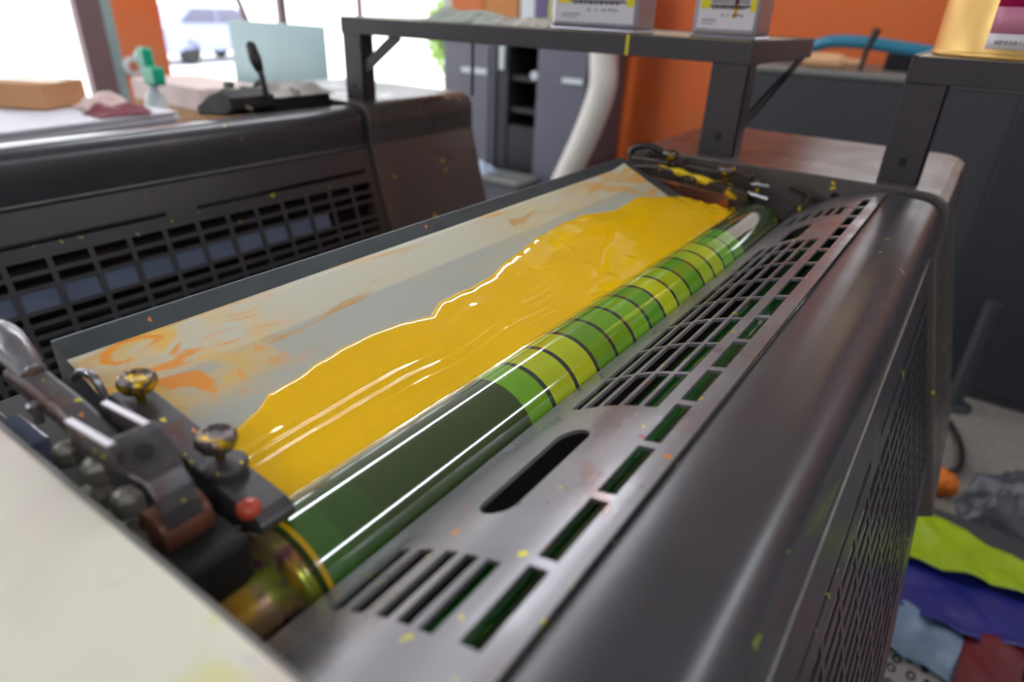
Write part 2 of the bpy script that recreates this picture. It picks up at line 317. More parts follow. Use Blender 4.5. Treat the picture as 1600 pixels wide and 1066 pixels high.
def cover_mesh(rows):
    holes = []                               # (h0, h1, y0, y1)
    for a, b in ((.15, .635), (.70, 1.165)): holes.append((.385, .394, a, b))
    for (h0, h1) in rows:
        y = .14
        while y < 1.13: holes.append((h0, h1, y, y+.060)); y += .0693
    hs = sorted({round(h, 5) for q in holes for h in q[:2]})
    prof = [p for p in COVER if p[1] < hs[0] or p[0] < -.02] + [(side_x(h), h) for h in hs] + [(side_x(.71), .71), (side_x(.71)-.012, .714)]
    ys = sorted({.0905, 1.195} | {round(v, 5) for q in holes for v in q[2:]})
    bm = bmesh.new(); V = {}
    def vert(i, j):
        if (i, j) not in V: V[i, j] = bm.verts.new((prof[i][0], ys[j], EYE-prof[i][1]))
        return V[i, j]
    for i in range(len(prof)-1):
        hm = (prof[i][1]+prof[i+1][1])/2; below = prof[i][1] >= .38
        for j in range(len(ys)-1):
            ym = (ys[j]+ys[j+1])/2
            if below and any(a < hm < b and c < ym < d for a, b, c, d in holes): continue
            bm.faces.new([vert(i, j), vert(i+1, j), vert(i+1, j+1), vert(i, j+1)])
    bmesh.ops.recalc_face_normals(bm, faces=bm.faces)
    f = max(bm.faces, key=lambda q: q.calc_center_median().z)
    if f.normal.z < 0: bmesh.ops.reverse_faces(bm, faces=bm.faces)
    return bm

COLS = [(-0.2008, -0.1912), (-0.1876, -0.1768), (-0.1732, -0.1603), (-0.1567, -0.145), (-0.1414, -0.1308)]
def guard_mesh():
    X0, X1, Y0, Y1 = -.2275, -.0945, .093, 1.192
    loops = [[(X0, Y0), (X1, Y0), (X1, Y1), (X0, Y1)]]; holes = []
    def rect(x0, x1, y0, y1, sk=0.):
        holes.append([(x0, y0+sk), (x1, y0), (x1, y1), (x0, y1+sk)])
    for k in range(16): rect(-.1205, -.1085, .146+.0625*k, .146+.0625*k+.0555)
    for a, b in ((-.2080, -.1975), (-.1905, -.1795), (-.1710, -.1620), (-.1570, -.1480), (-.1430, -.1340)): rect(a, b, .144, .197); rect(a, b, 1.035, 1.095)
    cols = COLS
    ys = [.3800]+[.4440+.0656*k for k in range(7)]
    for k, y in enumerate(ys):
        y1 = .4400+.0656*k if k < 7 else .885
        for (a, b) in cols: holes.append([(a, y+(.004 if k == 0 and a < -.19 else 0)), (b, y), (b, y1), (a, y1)])
    def stadium(cx, cy, r, L, tilt=0.):
        p = []
        for k in range(17): a = math.pi*k/16; p.append((cx+r*math.cos(a), cy+L/2-r+r*math.sin(a)))
        for k in range(17): a = math.pi+math.pi*k/16; p.append((cx+r*math.cos(a), cy-L/2+r+r*math.sin(a)))
        holes.append(p)
    stadium(-.1700, .287, .0125, .108); stadium(-.1710, .945, .0125, .095)
    verts, edges = [], []
    def add(loop):
        s = len(verts); verts.extend(Vector(p) for p in loop); n = len(loop)
        edges.extend((s+i, s+(i+1) % n) for i in range(n))
    for l in loops: add(l)
    for h in holes: add(h)
    x = X0+.006
    while x < X1-.003:                       # lines that let the sheet bend
        s = len(verts); verts.extend([Vector((x, Y0)), Vector((x, Y1))]); edges.append((s, s+1)); x += .008
    vo, eo, fo, *_ = geometry.delaunay_2d_cdt(verts, edges, [], 0, 1e-6)
    def inside(p, poly):
        c = False; n = len(poly)
        for i in range(n):
            a, b = poly[i], poly[(i+1) % n]
            if (a[1] > p.y) != (b[1] > p.y) and p.x < (b[0]-a[0])*(p.y-a[1])/(b[1]-a[1])+a[0]: c = not c
        return c
    bm = bmesh.new(); V = [bm.verts.new((v.x, v.y, EYE-guard_h(v.x))) for v in vo]
    for f in fo:
        c = sum((vo[i] for i in f), Vector((0, 0)))/len(f)
        if any(inside(c, h) for h in holes): continue
        try: bm.faces.new([V[i] for i in f])
        except ValueError: pass
    for v in [v for v in bm.verts if not v.link_faces]: bm.verts.remove(v)
    for f in bm.faces:
        f.normal_update()
        if f.normal.z < 0: f.normal_flip()
    return bm

def roller_mesh(cx, h, r, y0, y1, n=96):
    bm = bmesh.new(); lathe(bm, [(r-.003, y0), (r, y0+.003), (r, y1-.003), (r-.003, y1)], (cx, 0, EYE-h), 'y', n); return bm
RX, RH, RR = -.27017, .321566, .044
def main_roller(parent):
    rings = [(.178, 0), (.181, 1), (.235, 0)]
    seq = [(.1625, .1660, 'y'), (.1660, .186, 'g'), (.186, .215, 'h'), (.215, .3745, 'd')]
    ys = [.3745, .4092, .4488, .4878, .5268, .5672, .6075, .6453, .6846, .725, .7687, .8069, .8472, .8896, .9303]
    for k in range(14):
        if k: seq.append((ys[k]-.0028, ys[k]+.0028, 'l'))
        seq.append((ys[k]+(.0028 if k else 0), ys[k+1]-(.0028 if k < 13 else 0), k))
    seq.append((.9303, 1.110, 'd')); seq.append((1.110, 1.115, 'd')); seq.sort()
    bm = bmesh.new(); n = 128; prev = None
    mats = [m_rd, m_rg, m_line, m_ry, m_rh]+m_bands
    def ring(y, r): return [bm.verts.new((RX+r*math.cos(2*math.pi*k/n), y, EYE-RH+r*math.sin(2*math.pi*k/n))) for k in range(n)]
    first = ring(.1605, RR-.004); bm.faces.new(first); a = ring(.1625, RR)
    for k in range(n): bm.faces.new([first[k], a[(k+1) % n], a[k]][::-1]) if False else bm.faces.new([first[k], first[(k+1) % n], a[(k+1) % n], a[k]])
    for y0, y1, c in seq:
        b = ring(y1, RR); mi = {'d': 0, 'g': 1, 'l': 2, 'y': 3, 'h': 4}.get(c, None); mi = mi if mi is not None else 5+c
        for k in range(n):
            f = bm.faces.new([a[k], a[(k+1) % n], b[(k+1) % n], b[k]]); f.material_index = mi; f.smooth = True
        a = b
    cap = ring(1.1155, RR-.001)
    for k in range(n): bm.faces.new([a[k], a[(k+1) % n], cap[(k+1) % n], cap[k]]).smooth = False
    bm.faces.new(cap)
    for f in bm.faces:
        if f.smooth and abs(f.normal.y) > .3: f.smooth = False
    for e in bm.edges:
        if abs(e.verts[0].co.y-e.verts[1].co.y) < 1e-6 and (abs(e.verts[0].co.y-1.115) < 1e-5 or abs(e.verts[0].co.y-.1625) < 1e-5): e.smooth = False
    lathe(bm, [(.022, 1.114), (.022, 1.199)], (RX, 0, EYE-RH), 'y', 40)
    o = obj('fountain_roller', bm, mats, parent)
    return o

def knob(parent, x, y, h, s=1., drop=0.):            # thumb screw with a dished, knurled head; h = drop of the bar top
    bm = bmesh.new(); z = EYE-h; n = 40
    lathe(bm, [(.0035*s, drop-.004), (.0035*s, .012*s), (.006*s, .013*s), (.0115*s, .0165*s), (.0135*s, .020*s), (.0140*s, .024*s), (.0130*s, .0280*s), (.0112*s, .0292*s), (.009*s, .0275*s), (.004*s, .0268*s)], (x, y, z-drop), 'z', n)
    for v in bm.verts:
        d = (v.co-Vector((x, y, v.co.z)))
        if d.length > .0125*s: v.co += d.normalized()*(.0006*math.sin(math.atan2(d.y, d.x)*16)+.0008*noise.noise(v.co*160))
    obj('thumb_screw', bm, m_knob, parent, smooth=True)

def fountain_block(parent, y0, y1, out, m, far=False):
    """end block of the ink fountain between y0 and y1; out = direction (in y) of the linkage side."""
    yi, yo = (y1, y0) if out < 0 else (y0, y1)
    bm = bmesh.new()                          # sloping bar lying over the end of the blade and roller
    prism(bm, [(-.428, EYE-.241), (-.410, EYE-.241), (-.365, EYE-.2475), (-.300, EYE-.2570), (-.272, EYE-.2600), (-.264, EYE-.265), (-.268, EYE-.274), (-.290, EYE-.2790), (-.322, EYE-.300), (-.420, EYE-.265)], 'y', y0, y1)
    bar = obj('end_block', bm, m, parent, bevel=.0025)
    knob(bar, -.405, (y0+y1)/2, .2415, .85, .006); knob(bar, -.318, (y0+y1)/2, .2545, .85, .0)
    if not far:
        bm = bmesh.new(); lathe(bm, [(.003,-.002),(.006,-.001),(.0072,.002),(.0068,.006),(.003,.0085)], (-.278, y0+.002, EYE-.2625), 'z', 16); obj('ink_blob', bm, m_red, bar, smooth=True)
        bm = bmesh.new()                      # washer lug under the second knob
        lathe(bm, [(.0125,0),(.0135,.002),(.0135,.0055),(.0115,.007)], (-.314, (y0+y1)/2, EYE-.2560), 'z', 28); obj('lug', bm, m_iron, bar)
    return bar

def linkage(root):                            # near side levers and brackets, drive side of the fountain
    def prt(name, bm, m, par=root, **k): return obj(name, bm, m, par, **k)
    bm = bmesh.new(); prism(bm, [(-.470,.2190),(-.440,.2165),(-.395,.2195),(-.356,.2270),(-.330,.2330),(-.330,.2480),(-.356,.2400),(-.40,.2330),(-.45,.2320),(-.475,.2290)], 'y', .1085, .1260)
    for v in bm.verts: v.co.z = EYE-v.co.z
    arm = prt('lever_arm', bm, m_iron, bevel=.003)
    bm = bmesh.new(); pts = spline([(-.448, .119, EYE-.2190), (-.462, .119, EYE-.2120), (-.480, .119, EYE-.2060), (-.498, .118, EYE-.2080), (-.520, .117, EYE-.2250), (-.545, .115, EYE-.2500)], 6)
    tube(bm, pts, [.0075+.004*math.sin(math.pi*i/(len(pts)-1)) for i in range(len(pts))], 16); obj('handle', bm, m_steel, arm, smooth=True)
    bm = bmesh.new(); lathe(bm, [(.003,-.004),(.003,.004),(.0045,.005),(.0045,.009),(.003,.010)], (-.425, .108, EYE-.236), 'z', 12); obj('bolt', bm, m_steel, arm)
    # U bracket: two upright plates with top edges coloured bright as lit from the ceiling, joined by a drilled cap that curls down
    bm = bmesh.new(); prism(bm, [(-.383, EYE-.2200), (-.325, EYE-.2135), (-.318, EYE-.2160), (-.318, EYE-.2400), (-.383, EYE-.2480)], 'y', .1280, .1325); 
    br = prt('bracket', bm, m_iron, bevel=.001)
    bm = bmesh.new(); prism(bm, [(-.382, EYE-.2198), (-.3255, EYE-.2133), (-.3255, EYE-.2123), (-.382, EYE-.2188)], 'y', .1283, .1322); obj('lit_edge', bm, m_bright, br)
    bm = bmesh.new(); prism(bm, [(-.365, EYE-.2115), (-.314, EYE-.2060), (-.309, EYE-.2080), (-.309, EYE-.2200), (-.365, EYE-.2290)], 'y', .1025, .1070); obj('plate', bm, m_iron, br, bevel=.001)
    bm = bmesh.new(); prism(bm, [(-.364, EYE-.2113), (-.3145, EYE-.2058), (-.3145, EYE-.2048), (-.364, EYE-.2103)], 'y', .1028, .1067); obj('lit_edge', bm, m_bright, br)
    # drilled cap with curled tongue (built as a bent strip)
    cx = [(-.326,.2090),(-.3185,.2105),(-.310,.2140),(-.302,.2180),(-.296,.2235),(-.290,.2310),(-.286,.2390),(-.284,.2480),(-.286,.2570)]
    bm = bmesh.new(); W = [(.1030,.1320),(.1030,.1320),(.1030,.1320),(.1040,.1310),(.1080,.1290),(.1085,.1290),(.1085,.1290),(.1085,.1290),(.1090,.1280)]
    row = [(bm.verts.new((x, a, EYE-h)), bm.verts.new((x, b, EYE-h))) for (x, h), (a, b) in zip(cx, W)]
    for (a, b), (c, d) in zip(row, row[1:]): bm.faces.new([a, c, d, b])
    prt('cap_plate', bm, m_iron, br, solid=.004, bevel=.001)
    bm = bmesh.new(); lathe(bm, [(.0048,-.0010),(.0048,.0008)], (0, 0, 0), 'z', 20)
    bmesh.ops.rotate(bm, verts=bm.verts, cent=(0,0,0), matrix=Matrix.Rotation(math.radians(24), 3, 'Y')); bmesh.ops.translate(bm, verts=bm.verts, vec=(-.3095, .117, EYE-.2139)); prt('screw_hole', bm, m_black, br)
    bm = bmesh.new(); lathe(bm, [(.006,.104),(.014,.105),(.014,.133),(.006,.134)], (-.2965, 0, EYE-.2560), 'y', 32); prt('pivot_roller', bm, m_rust, smooth=False, bevel=.001)
    # clutter in the gearing trough
    bm = hb(-.57, -.44, .088, .108, .262, .30); prt('gear_box', bm, m_iron, bevel=.003)
    bm = hb(-.470, -.425, .092, .110, .252, .275); prt('stop_block', bm, m_blue_strip, bevel=.002)
    for (x, y, h, r) in ((-.3967,.108,.2517,.0080), (-.3525,.108,.2422,.0085), (-.3605,.106,.2651,.0095), (-.3248,.108,.2507,.0085), (-.3400,.100,.2700,.0075), (-.3283,.108,.2739,.0095), (-.3040,.103,.2680,.0085), (-.318,.100,.282,.0075)):
        bm = bmesh.new(); lathe(bm, [(.5*r,-r),(r,-.7*r),(r,.5*r),(.75*r,.9*r),(.3*r,1.1*r)], (x, y, EYE-h), 'z', 6 if r < .009 else 16); prt('hex_nut', bm, m_nut, bevel=.0008)
    bm = bmesh.new(); lathe(bm, [(.004,.094),(.014,.0945),(.014,.101),(.004,.102)], (-.345, 0, EYE-.283), 'y', 24); prt('gear', bm, m_iron)
    bm = bmesh.new(); tube(bm, spline([(-.455,.142,EYE-.235),(-.445,.144,EYE-.228),(-.432,.146,EYE-.229),(-.425,.147,EYE-.245)], 6), .003, 8); prt('spring_clip', bm, m_steel, smooth=True)
    bm = hb(-.60, -.25, .0905, .150, .305, .42); prt('gear_trough', bm, m_black, bevel=.004)
    bm = hb(-.305, -.262, .092, .140, .262, .31); prt('bearing_block', bm, m_black, bevel=.004)

def far_linkage(root):
    def prt(name, bm, m, par=root, **k): return obj(name, bm, m, par, **k)
    bm = bmesh.new(); prism(bm, [(-.475, EYE-.262), (-.330, EYE-.270), (-.318, EYE-.285), (-.318, EYE-.32), (-.475, EYE-.30)], 'y', 1.112, 1.120); prt('end_cheek', bm, m_rust, bevel=.002)
    bm = bmesh.new()
    prism(bm, [(-.52, EYE-.250), (-.46, EYE-.243), (-.30, EYE-.262), (-.29, EYE-.30), (-.52, EYE-.30)], 'y', 1.122, 1.150)
    bar = prt('end_block', bm, m_inkiron, bevel=.003)
    knob(bar, -.445, 1.140, .246); knob(bar, -.340, 1.140, .258)
    bm = bmesh.new(); tube(bm, spline([(-.462,1.130,EYE-.250),(-.43,1.128,EYE-.249),(-.39,1.128,EYE-.254),(-.345,1.129,EYE-.262)], 6), [.006+.002*math.sin(i) for i in range(19)], 12); prt('ink_smear_bar', bm, mat('dried_yellow_ink', srgb(232, 196, 10), .3, coat=.3, bump=.6, bscale=120), bar, smooth=True)
    bm = hb(-.53, -.30, 1.155, 1.172, .240, .31); prt('cross_bar', bm, m_inkiron, bevel=.003)
    for x, y, h, r, l in ((-.505,1.178,.236,.009,.03), (-.43,1.180,.236,.007,.03), (-.375,1.176,.240,.008,.03), (-.315,1.182,.242,.0065,.03), (-.295,1.165,.250,.009,.04)):
        bm = bmesh.new(); lathe(bm, [(.4*r,-l),(r,-l),(r,-.1*l),(.7*r,0),(.3*r,.001)], (x, y, EYE-h+.004), 'z', 14); prt('hex_nut', bm, m_inkiron)
    bm = bmesh.new(); tube(bm, spline([(-.53,1.165,EYE-.262),(-.535,1.17,EYE-.232),(-.505,1.175,EYE-.222),(-.47,1.175,EYE-.232),(-.44,1.172,EYE-.252)], 8), .0065, 10); prt('hose', bm, m_cable, smooth=True)
    bm = bmesh.new(); tube(bm, [(-.30,1.145,EYE-.268),(-.262,1.140,EYE-.272)], .005, 8); tube(bm, [(-.318,1.16,EYE-.256),(-.268,1.158,EYE-.254)], .004, 8); prt('adjuster_rod', bm, m_steel)
    bm = hb(-.330, -.308, 1.155, 1.198, .275, .36); prt('bearing_block', bm, m_black, bevel=.004)
    bm = bmesh.new(); tube(bm, [(-.215,1.175,EYE-.290),(-.205,1.194,EYE-.262)], .005, 8); tube(bm, [(-.24,1.190,EYE-.256),(-.18,1.192,EYE-.270)], .004, 8); prt('link_rod', bm, m_inkiron)

def build_unit(name, label, first=True, rows=None):
    t = thing(name, label, 'printing press', (0, 0, 0))
    part = lambda n, bm, m, **k: obj(n, bm, m, t, **k)
    # housings on both sides share the cover's outline, a centimetre larger
    def outline(off, left, bot):
        top = [(left, .232+.02), (left+.004, .2335), (left+.02, .2315)]+[(-.062, .2310), (-.040, .2315), (-.024, .2350), (-.010, .2430), (-.0035, .2560), (-.0005, .2750), (.0, .33), (side_x(.72)+off, .72), (side_x(.80)+off, .80), (.06, .84), (left, .84)]
        return [(x, EYE-h) for x, h in top]
    bm = bmesh.new(); prism(bm, outline(.010, -.548, 0), 'y', 1.2, 1.62); far = part('far_housing', bm, m_frame, bevel=.003)
    bm = bmesh.new(); lathe(bm, [(.007,1.1985),(.007,1.2002)], (-.170, 0, EYE-.262), 'y', 24); obj('screw_hole', bm, m_black, far)
    bm = bmesh.new(); prism(bm, outline(.010, -.60, 0), 'y', -.30, .0885); near = part('near_housing', bm, m_cream, bevel=.003)
    bm = hb(-.60, -.1, .0872, .0902, .2318, .30); obj('edge_strip', bm, m_edge, near)
    cv = part('cover', cover_mesh(rows), m_dark, solid=.0022, smooth=True); 
    for p in cv.data.polygons: p.use_smooth = p.center.z > EYE-.322 and p.center.z < EYE-.2386
    bm = bmesh.new(); tube(bm, [(-.0082, .093, EYE-.3295), (-.0082, 1.193, EYE-.3295)], .0022, 8); part('seam_glint', bm, m_edge, smooth=True)  # lighter grey bead, added to draw the light caught by the seam ridge
    part('finger_guard', guard_mesh(), m_grey, solid=.0028)
    bm = hb(-.0935, -.0925, .093, 1.19, .243, .30); 
    # body of the machine
    bm = hb(-.58, -.02, .0905, 1.198, .40, 1.649); B(bm, -.54, -.03, -.28, .0885, 0, EYE-.842); B(bm, -.54, -.03, 1.2, 1.60, 0, EYE-.842); part('machine_frame', bm, m_black)
    main_roller(t)
    r2 = part('ink_roller', roller_mesh(-.168, .352, .033, .10, 1.19), m_green); r3 = part('ink_roller', roller_mesh(-.118, .318, .026, .10, 1.19), m_olive)
    for r in (r2, r3):
        for p in r.data.polygons: p.use_smooth = len(p.vertices) == 4
    bm = bmesh.new(); lathe(bm, [(.028,.0905),(.0300,.092),(.0300,.132),(.0320,.134),(.0320,.147),(.0380,.149),(.0425,.153),(.0425,.1590),(.040,.1605)], (RX, 0, EYE-RH), 'y', 64)
    j = part('roller_shaft', bm, m_brass)
    for p in j.data.polygons: p.use_smooth = len(p.vertices) == 4
    # fountain blade: sloping plate with back rim
    z = lambda x: EYE-(.236+.352*(x+.52))
    bm = bmesh.new(); prism(bm, [(-.522, z(-.522)+.0015), (-.519, z(-.519)+.0025), (-.4975, z(-.4975)-.0012), (-.316, z(-.316)-.002), (-.322, z(-.322)-.012), (-.46, z(-.46)-.022), (-.522, z(-.522)-.060)], 'y', .155, 1.098)
    if not first: bm.free(); return t
    part('fountain_blade', bm, mat('blade_steel', srgb(70, 77, 80), .4, metal=.2, noise_amt=.2, nscale=20, flecks=[(OF, 60, .2)]), bevel=.0006)
    fountain_block(t, .148, .172, -1, m_iron)
    if first: linkage(t); far_linkage(t)
    return t
ROWS = [(.414+.0205*k, .414+.0205*k+.0125) for k in range(13)]
unit = build_unit('printing_unit', 'dark grey press unit in the foreground with open ink fountain and striped green roller', True, ROWS)
ROWS2 = [(.417, .435), (.4425, .459), (.465, .497)]+[(.5045+.0205*k, .5045+.0205*k+.0125) for k in range(8)]
unit2 = build_unit('printing_unit', 'dark grey press unit at the left with slotted side cover, behind the foreground unit', False, ROWS2)
unit2.location = (-U, 0, 0)
bm = bmesh.new(); prism(bm, [(side_x(.462)-.006, EYE-.462), (side_x(.50)-.006, EYE-.50), (side_x(.50)-.010, EYE-.50), (side_x(.462)-.010, EYE-.462)], 'y', .12, 1.02); obj('inspection_strip', bm, m_blue_strip, unit2)
for o in unit2.children:
    if o.name.startswith('near_housing'): pass

# ------------------------------------------------------------------ film and ink in the fountain
def fz(x): return EYE-(.236+.352*(x+.52))
bm = bmesh.new(); nx, ny = 40, 180; V = {}
for i in range(nx+1):
    for j in range(ny+1):
        x = -.499+(.499-.3145)*i/nx; y = .1545+j/ny*.925
        far = max(0, y-(1.064-.12*(x+.499)))
        if far > 0: y -= far
        zz = fz(x)+.0012+.0005*noise.noise(Vector((x*14, y*6, 3)))+.006*max(0, (y-1.0)/.06)**2*max(0, 1-(x+.499)/.12)
        V[i, j] = bm.verts.new((x, y, zz))
for i in range(nx):
    for j in range(ny): bm.faces.new([V[i, j], V[i+1, j], V[i+1, j+1], V[i, j+1]])
bmesh.ops.remove_doubles(bm, verts=bm.verts, dist=1e-5)
tag(obj('film_sheet', bm, m_film, smooth=True, solid=.0003), 'whitish plastic film lining the ink fountain, smeared orange at its near end', 'plastic film')

OUT = [(-.340,.1735),(-.372,.1735),(-.378,.196),(-.383,.212),(-.389,.231),(-.398,.246),(-.399,.269),(-.404,.298),(-.406,.321),(-.407,.352),(-.406,.383),(-.404,.402),(-.401,.412),(-.400,.438),(-.407,.466),(-.408,.522),(-.409,.558),(-.418,.595),(-.431,.67),(-.439,.744),(-.435,.827),(-.425,.89),(-.424,.944),(-.427,.985),(-.412,1.028),(-.395,1.074),(-.368,1.098),(-.345,1.103),(-.325,1.110)]
left = sorted(OUT[1:], key=lambda p: p[1])
def ink_left(y):
    for (x0, y0), (x1, y1) in zip(left, left[1:]):
        if y0 <= y <= y1: t = (y-y0)/(y1-y0+1e-9); return x0+(x1-x0)*t
    return left[0][0] if y < left[0][1] else left[-1][0]
def ink_top(x):                               # where ink touches the roller
    return EYE-.2935
bm = bmesh.new(); ny, nx = 620, 72; V = {}
for j in range(ny+1):
    y = .1735+(1.110-.1735)*j/ny
    xl = ink_left(y)+.0020*noise.noise(Vector((0, y*40, 7)))+.0035*noise.noise(Vector((2, y*13, 1)))
    xr = -.3030
    for i in range(nx+1):
        t = (i/nx)**1.45; x = xl+(xr-xl)*t
        d = x-xl; dy = min(y-.1735+.02, 1.113-y)
        e = (1-math.exp(-d/(.0024+.007*min(1, max(0, (y-.40)/.2)))))*(1-math.exp(-max(dy, 0)/.004))
        th = .0045+.0016*noise.noise(Vector((x*12, y*5, 0)))+.00035*noise.noise(Vector((x*60, y*16, 4)))
        amp = max(0., 1-abs(y-.35)/.28); w = x+.010*noise.noise(Vector((x*6, y*9, 2)))+.05*max(0, .26-y)*(1.4 if y < .26 else 0)
        rd = math.sin(w*2*math.pi/.0100+noise.noise(Vector((x*10, y*8, 9)))*2.2)
        band = max(0., 1-abs(x+.340+.012*noise.noise(Vector((y*9, 3, 3))))/.034)
        th += amp*.00028*rd*min(1, d/.012)*band*3.0*(.3+.9*abs(noise.noise(Vector((x*30, y*5, 12))))*2)
        b2 = max(0., noise.noise(Vector((x*45, y*30, 5)))-.28)*max(0, 1-abs(y-.6)/.3); th += .0035*b2
        far = max(0, (y-.98)/.12); th += .0035*far*noise.noise(Vector((x*70, y*55, 8)))+.003*far
        bead = .0130*t*min(1, .35+d/.05)
        zz = fz(x)+.0014+th*e+bead*e
        V[i, j] = bm.verts.new((x, y, zz))
for i in range(nx):
    for j in range(ny): bm.faces.new([V[i, j], V[i+1, j], V[i+1, j+1], V[i, j+1]])
# skirt so the pool is solid
def skirt(seq):
    low = [bm.verts.new((v.co.x, v.co.y, fz(v.co.x)+.0008)) for v in seq]
    for a, b, c, d in zip(seq, seq[1:], low[1:], low): bm.faces.new([a, b, c, d])
skirt([V[0, j] for j in range(ny+1)]); skirt([V[i, 0] for i in range(nx+1)]); skirt([V[i, ny] for i in range(nx+1)]); skirt([V[nx, j] for j in range(ny+1)])
tag(obj('ink_pool', bm, m_ink, smooth=True), 'pool of glossy thick yellow ink spread along the green roller in the fountain', 'ink')

# ------------------------------------------------------------------ racks over the units
def rack(name, label, x0, x1, legs, y0=1.235, y1=1.68, ends=(True, True)):
    t = thing(name, label, 'rack', (x0, y0, EYE-.2315))
    def part(n, bm, m, par=None, **k):
        o = obj(n, bm, m, par, **k)
        if par is None: at(o, t)
        return o
    part('top_board', hb(x0+.004, x1-.004, y0+.004, y1, .0355, .0395), m_racktop)
    bm = bmesh.new(); prism(bm, [(y0, EYE-.036), (y0+.05, EYE-.036), (y0+.05, EYE-.040), (y0+.005, EYE-.040), (y0+.005, EYE-.073), (y0, EYE-.073)], 'x', x0, x1)
    prism(bm, [(y1, EYE-.034), (y1-.04, EYE-.034), (y1-.04, EYE-.038), (y1-.005, EYE-.040), (y1-.005, EYE-.073), (y1, EYE-.073)], 'x', x0, x1)
    part('beam', bm, m_rack, bevel=.001)
    for xe, s in ((x0, 1), (x1, -1)):
        part('end_rail', hb(min(xe-s*.0008, xe+s*.006), max(xe-s*.0008, xe+s*.006), y0-.0008, y1, .034, .0735), m_rack, bevel=.001)
    for (lx, w_, z0) in legs:
        for yy in ((y0+.003, y1-.045) if z0 < 1 else (y0+.003,)):
            bm = bmesh.new(); B(bm, lx, lx+w_, yy, yy+.004, z0, EYE-.040); B(bm, lx+w_-.004, lx+w_, yy, yy+.042, z0, EYE-.040)
            part('leg', bm, m_rack, bevel=.001)
            if yy < y0+.1 and z0 > 1:
                bm = bmesh.new(); B(bm, lx+w_*.42, lx+w_*.58, yy-.0008, yy+.001, z0+.027, z0+.041); part('slot', bm, m_black)
    for (xa, za, xb, zb, y) in LEGBR.get(name+str(round(x0)), []):
        bm = bmesh.new(); d = Vector((xb-xa, 0, zb-za)).normalized(); nrm = Vector((-d.z, 0, d.x))*.013
        prism(bm, [((Vector((xa, 0, za))+nrm).x, (Vector((xa, 0, za))+nrm).z), ((Vector((xb, 0, zb))+nrm).x, (Vector((xb, 0, zb))+nrm).z), ((Vector((xb, 0, zb))-nrm).x, (Vector((xb, 0, zb))-nrm).z), ((Vector((xa, 0, za))-nrm).x, (Vector((xa, 0, za))-nrm).z)], 'y', y, y+.005)
        part('brace', bm, m_rack)
    return t
LEGBR = {'rack-1': [(-1.350, EYE-.160, -1.215, EYE-.068, 1.245)]}
Z0 = EYE-.2312
r1 = rack('rack', 'dark steel rack bridging the two press units, carrying two tin cans', -1.403, -.363, [(-1.403, .066, Z0), (-.431, .068, Z0)])
bm = bmesh.new(); prism(bm, [(1.258, EYE-.19), (1.265, EYE-.165), (1.66, EYE-.068), (1.61, EYE-.068)], 'x', -.369, -.365); o = at(obj('brace', bm, m_rack), r1)
bm = bmesh.new(); tube(bm, [(-1.235, 1.56, EYE-.2312), (-1.235, 1.56, EYE-.04)], .005, 8); at(obj('tie_rod', bm, m_rack), r1)
bm = hb(-.604, -.598, 1.2335, 1.2365, .036, .072); at(obj('ink_drip', bm, m_yel), r1)
r2 = rack('rack', 'dark steel rack at the right edge carrying the gold can', -.120, 1.20, [(-.120, .060, Z0+.006)])
r2.location.z -= .006
for yy in (1.24, 1.555): at(obj('leg', hb(1.14, 1.20, yy, yy+.04, .04, 1.65), m_rack), r2)

# tins
def tin(x0, x1, y0, y1, h, name, label, drip):
    t = thing(name, label, 'can', ((x0+x1)/2, (y0+y1)/2, EYE-h), 'rectangular tin cans on the rack'); z = EYE-h; H = .235
    def part(n, bm, m, par=None, **k):
        o = obj(n, bm, m, par, **k)
        if par is None: at(o, t)
        return o
    body = part('body', box(x0, x1, y0, y1, z+.004, z+H), m_can, bevel=.008, seg=3)
    part('rim', box(x0-.0015, x1+.0015, y0-.0015, y1+.0015, z, z+.006), m_can, bevel=.004)
    bm = bmesh.new(); lathe(bm, [(.022, 0), (.022, .018), (.020, .022), (.002, .022)], ((x0+x1)/2, (y0+y1)/2, z+H), 'z', 24); part('cap', bm, m_blk)
    yl = y0-.0012; w_ = x1-x0
    bm = bmesh.new(); B(bm, x0+.010, x1-.006, yl, y0+.002, z+.016, z+.20)
    a0, a1 = x0+.010, x1-.006
    def q(xa, xb, za, zb, mi): B(bm, a0+(a1-a0)*xa, a0+(a1-a0)*xb, yl-.0006, yl+.0005, z+za, z+zb, mi)
    q(.03, .20, .048, .13, 1); q(.20, .90, .0505, .054, 2); q(.90, 1.0, .045, .13, 1); q(.2, .9, .066, .13, 1); q(.22, .88, .0555, .0640, 3)
    for k in range(9):                       # illegible print across the label
        xa = .24+.066*k; q(xa, xa+.045, .0475, .0500+.001*(k % 2), 2)
    for (xa, xb, za) in ((.42,.46,.036),(.52,.55,.036),(.60,.66,.036),(.68,.74,.037),(.75,.80,.036)): q(xa, xb, za, za+.004, 3)
    q(.08, .34, .028, .031, 3); q(.08, .30, .023, .025, 3)
    if drip: q(.63, .69, .034, .08, 4)
    obj('label', bm, [m_label, m_yel, m_blk, m_gprint, mat('orange_drip', srgb(226, 150, 20), .4)], body)
tin(-.780, -.592, 1.242, 1.330, .0350, 'tin_can', 'grey rectangular tin with yellow and white label, left one on the rack', False)
tin(-.490, -.372, 1.262, 1.350, .0350, 'tin_can', 'grey rectangular tin whose label has an orange drip, right one on the rack', True)
g = thing('gold_can', 'large gold round can with magenta and white label on the right rack', 'can', (.045, 1.36, EYE-.0405))
gx, gy, gr = .010, 1.362, .115
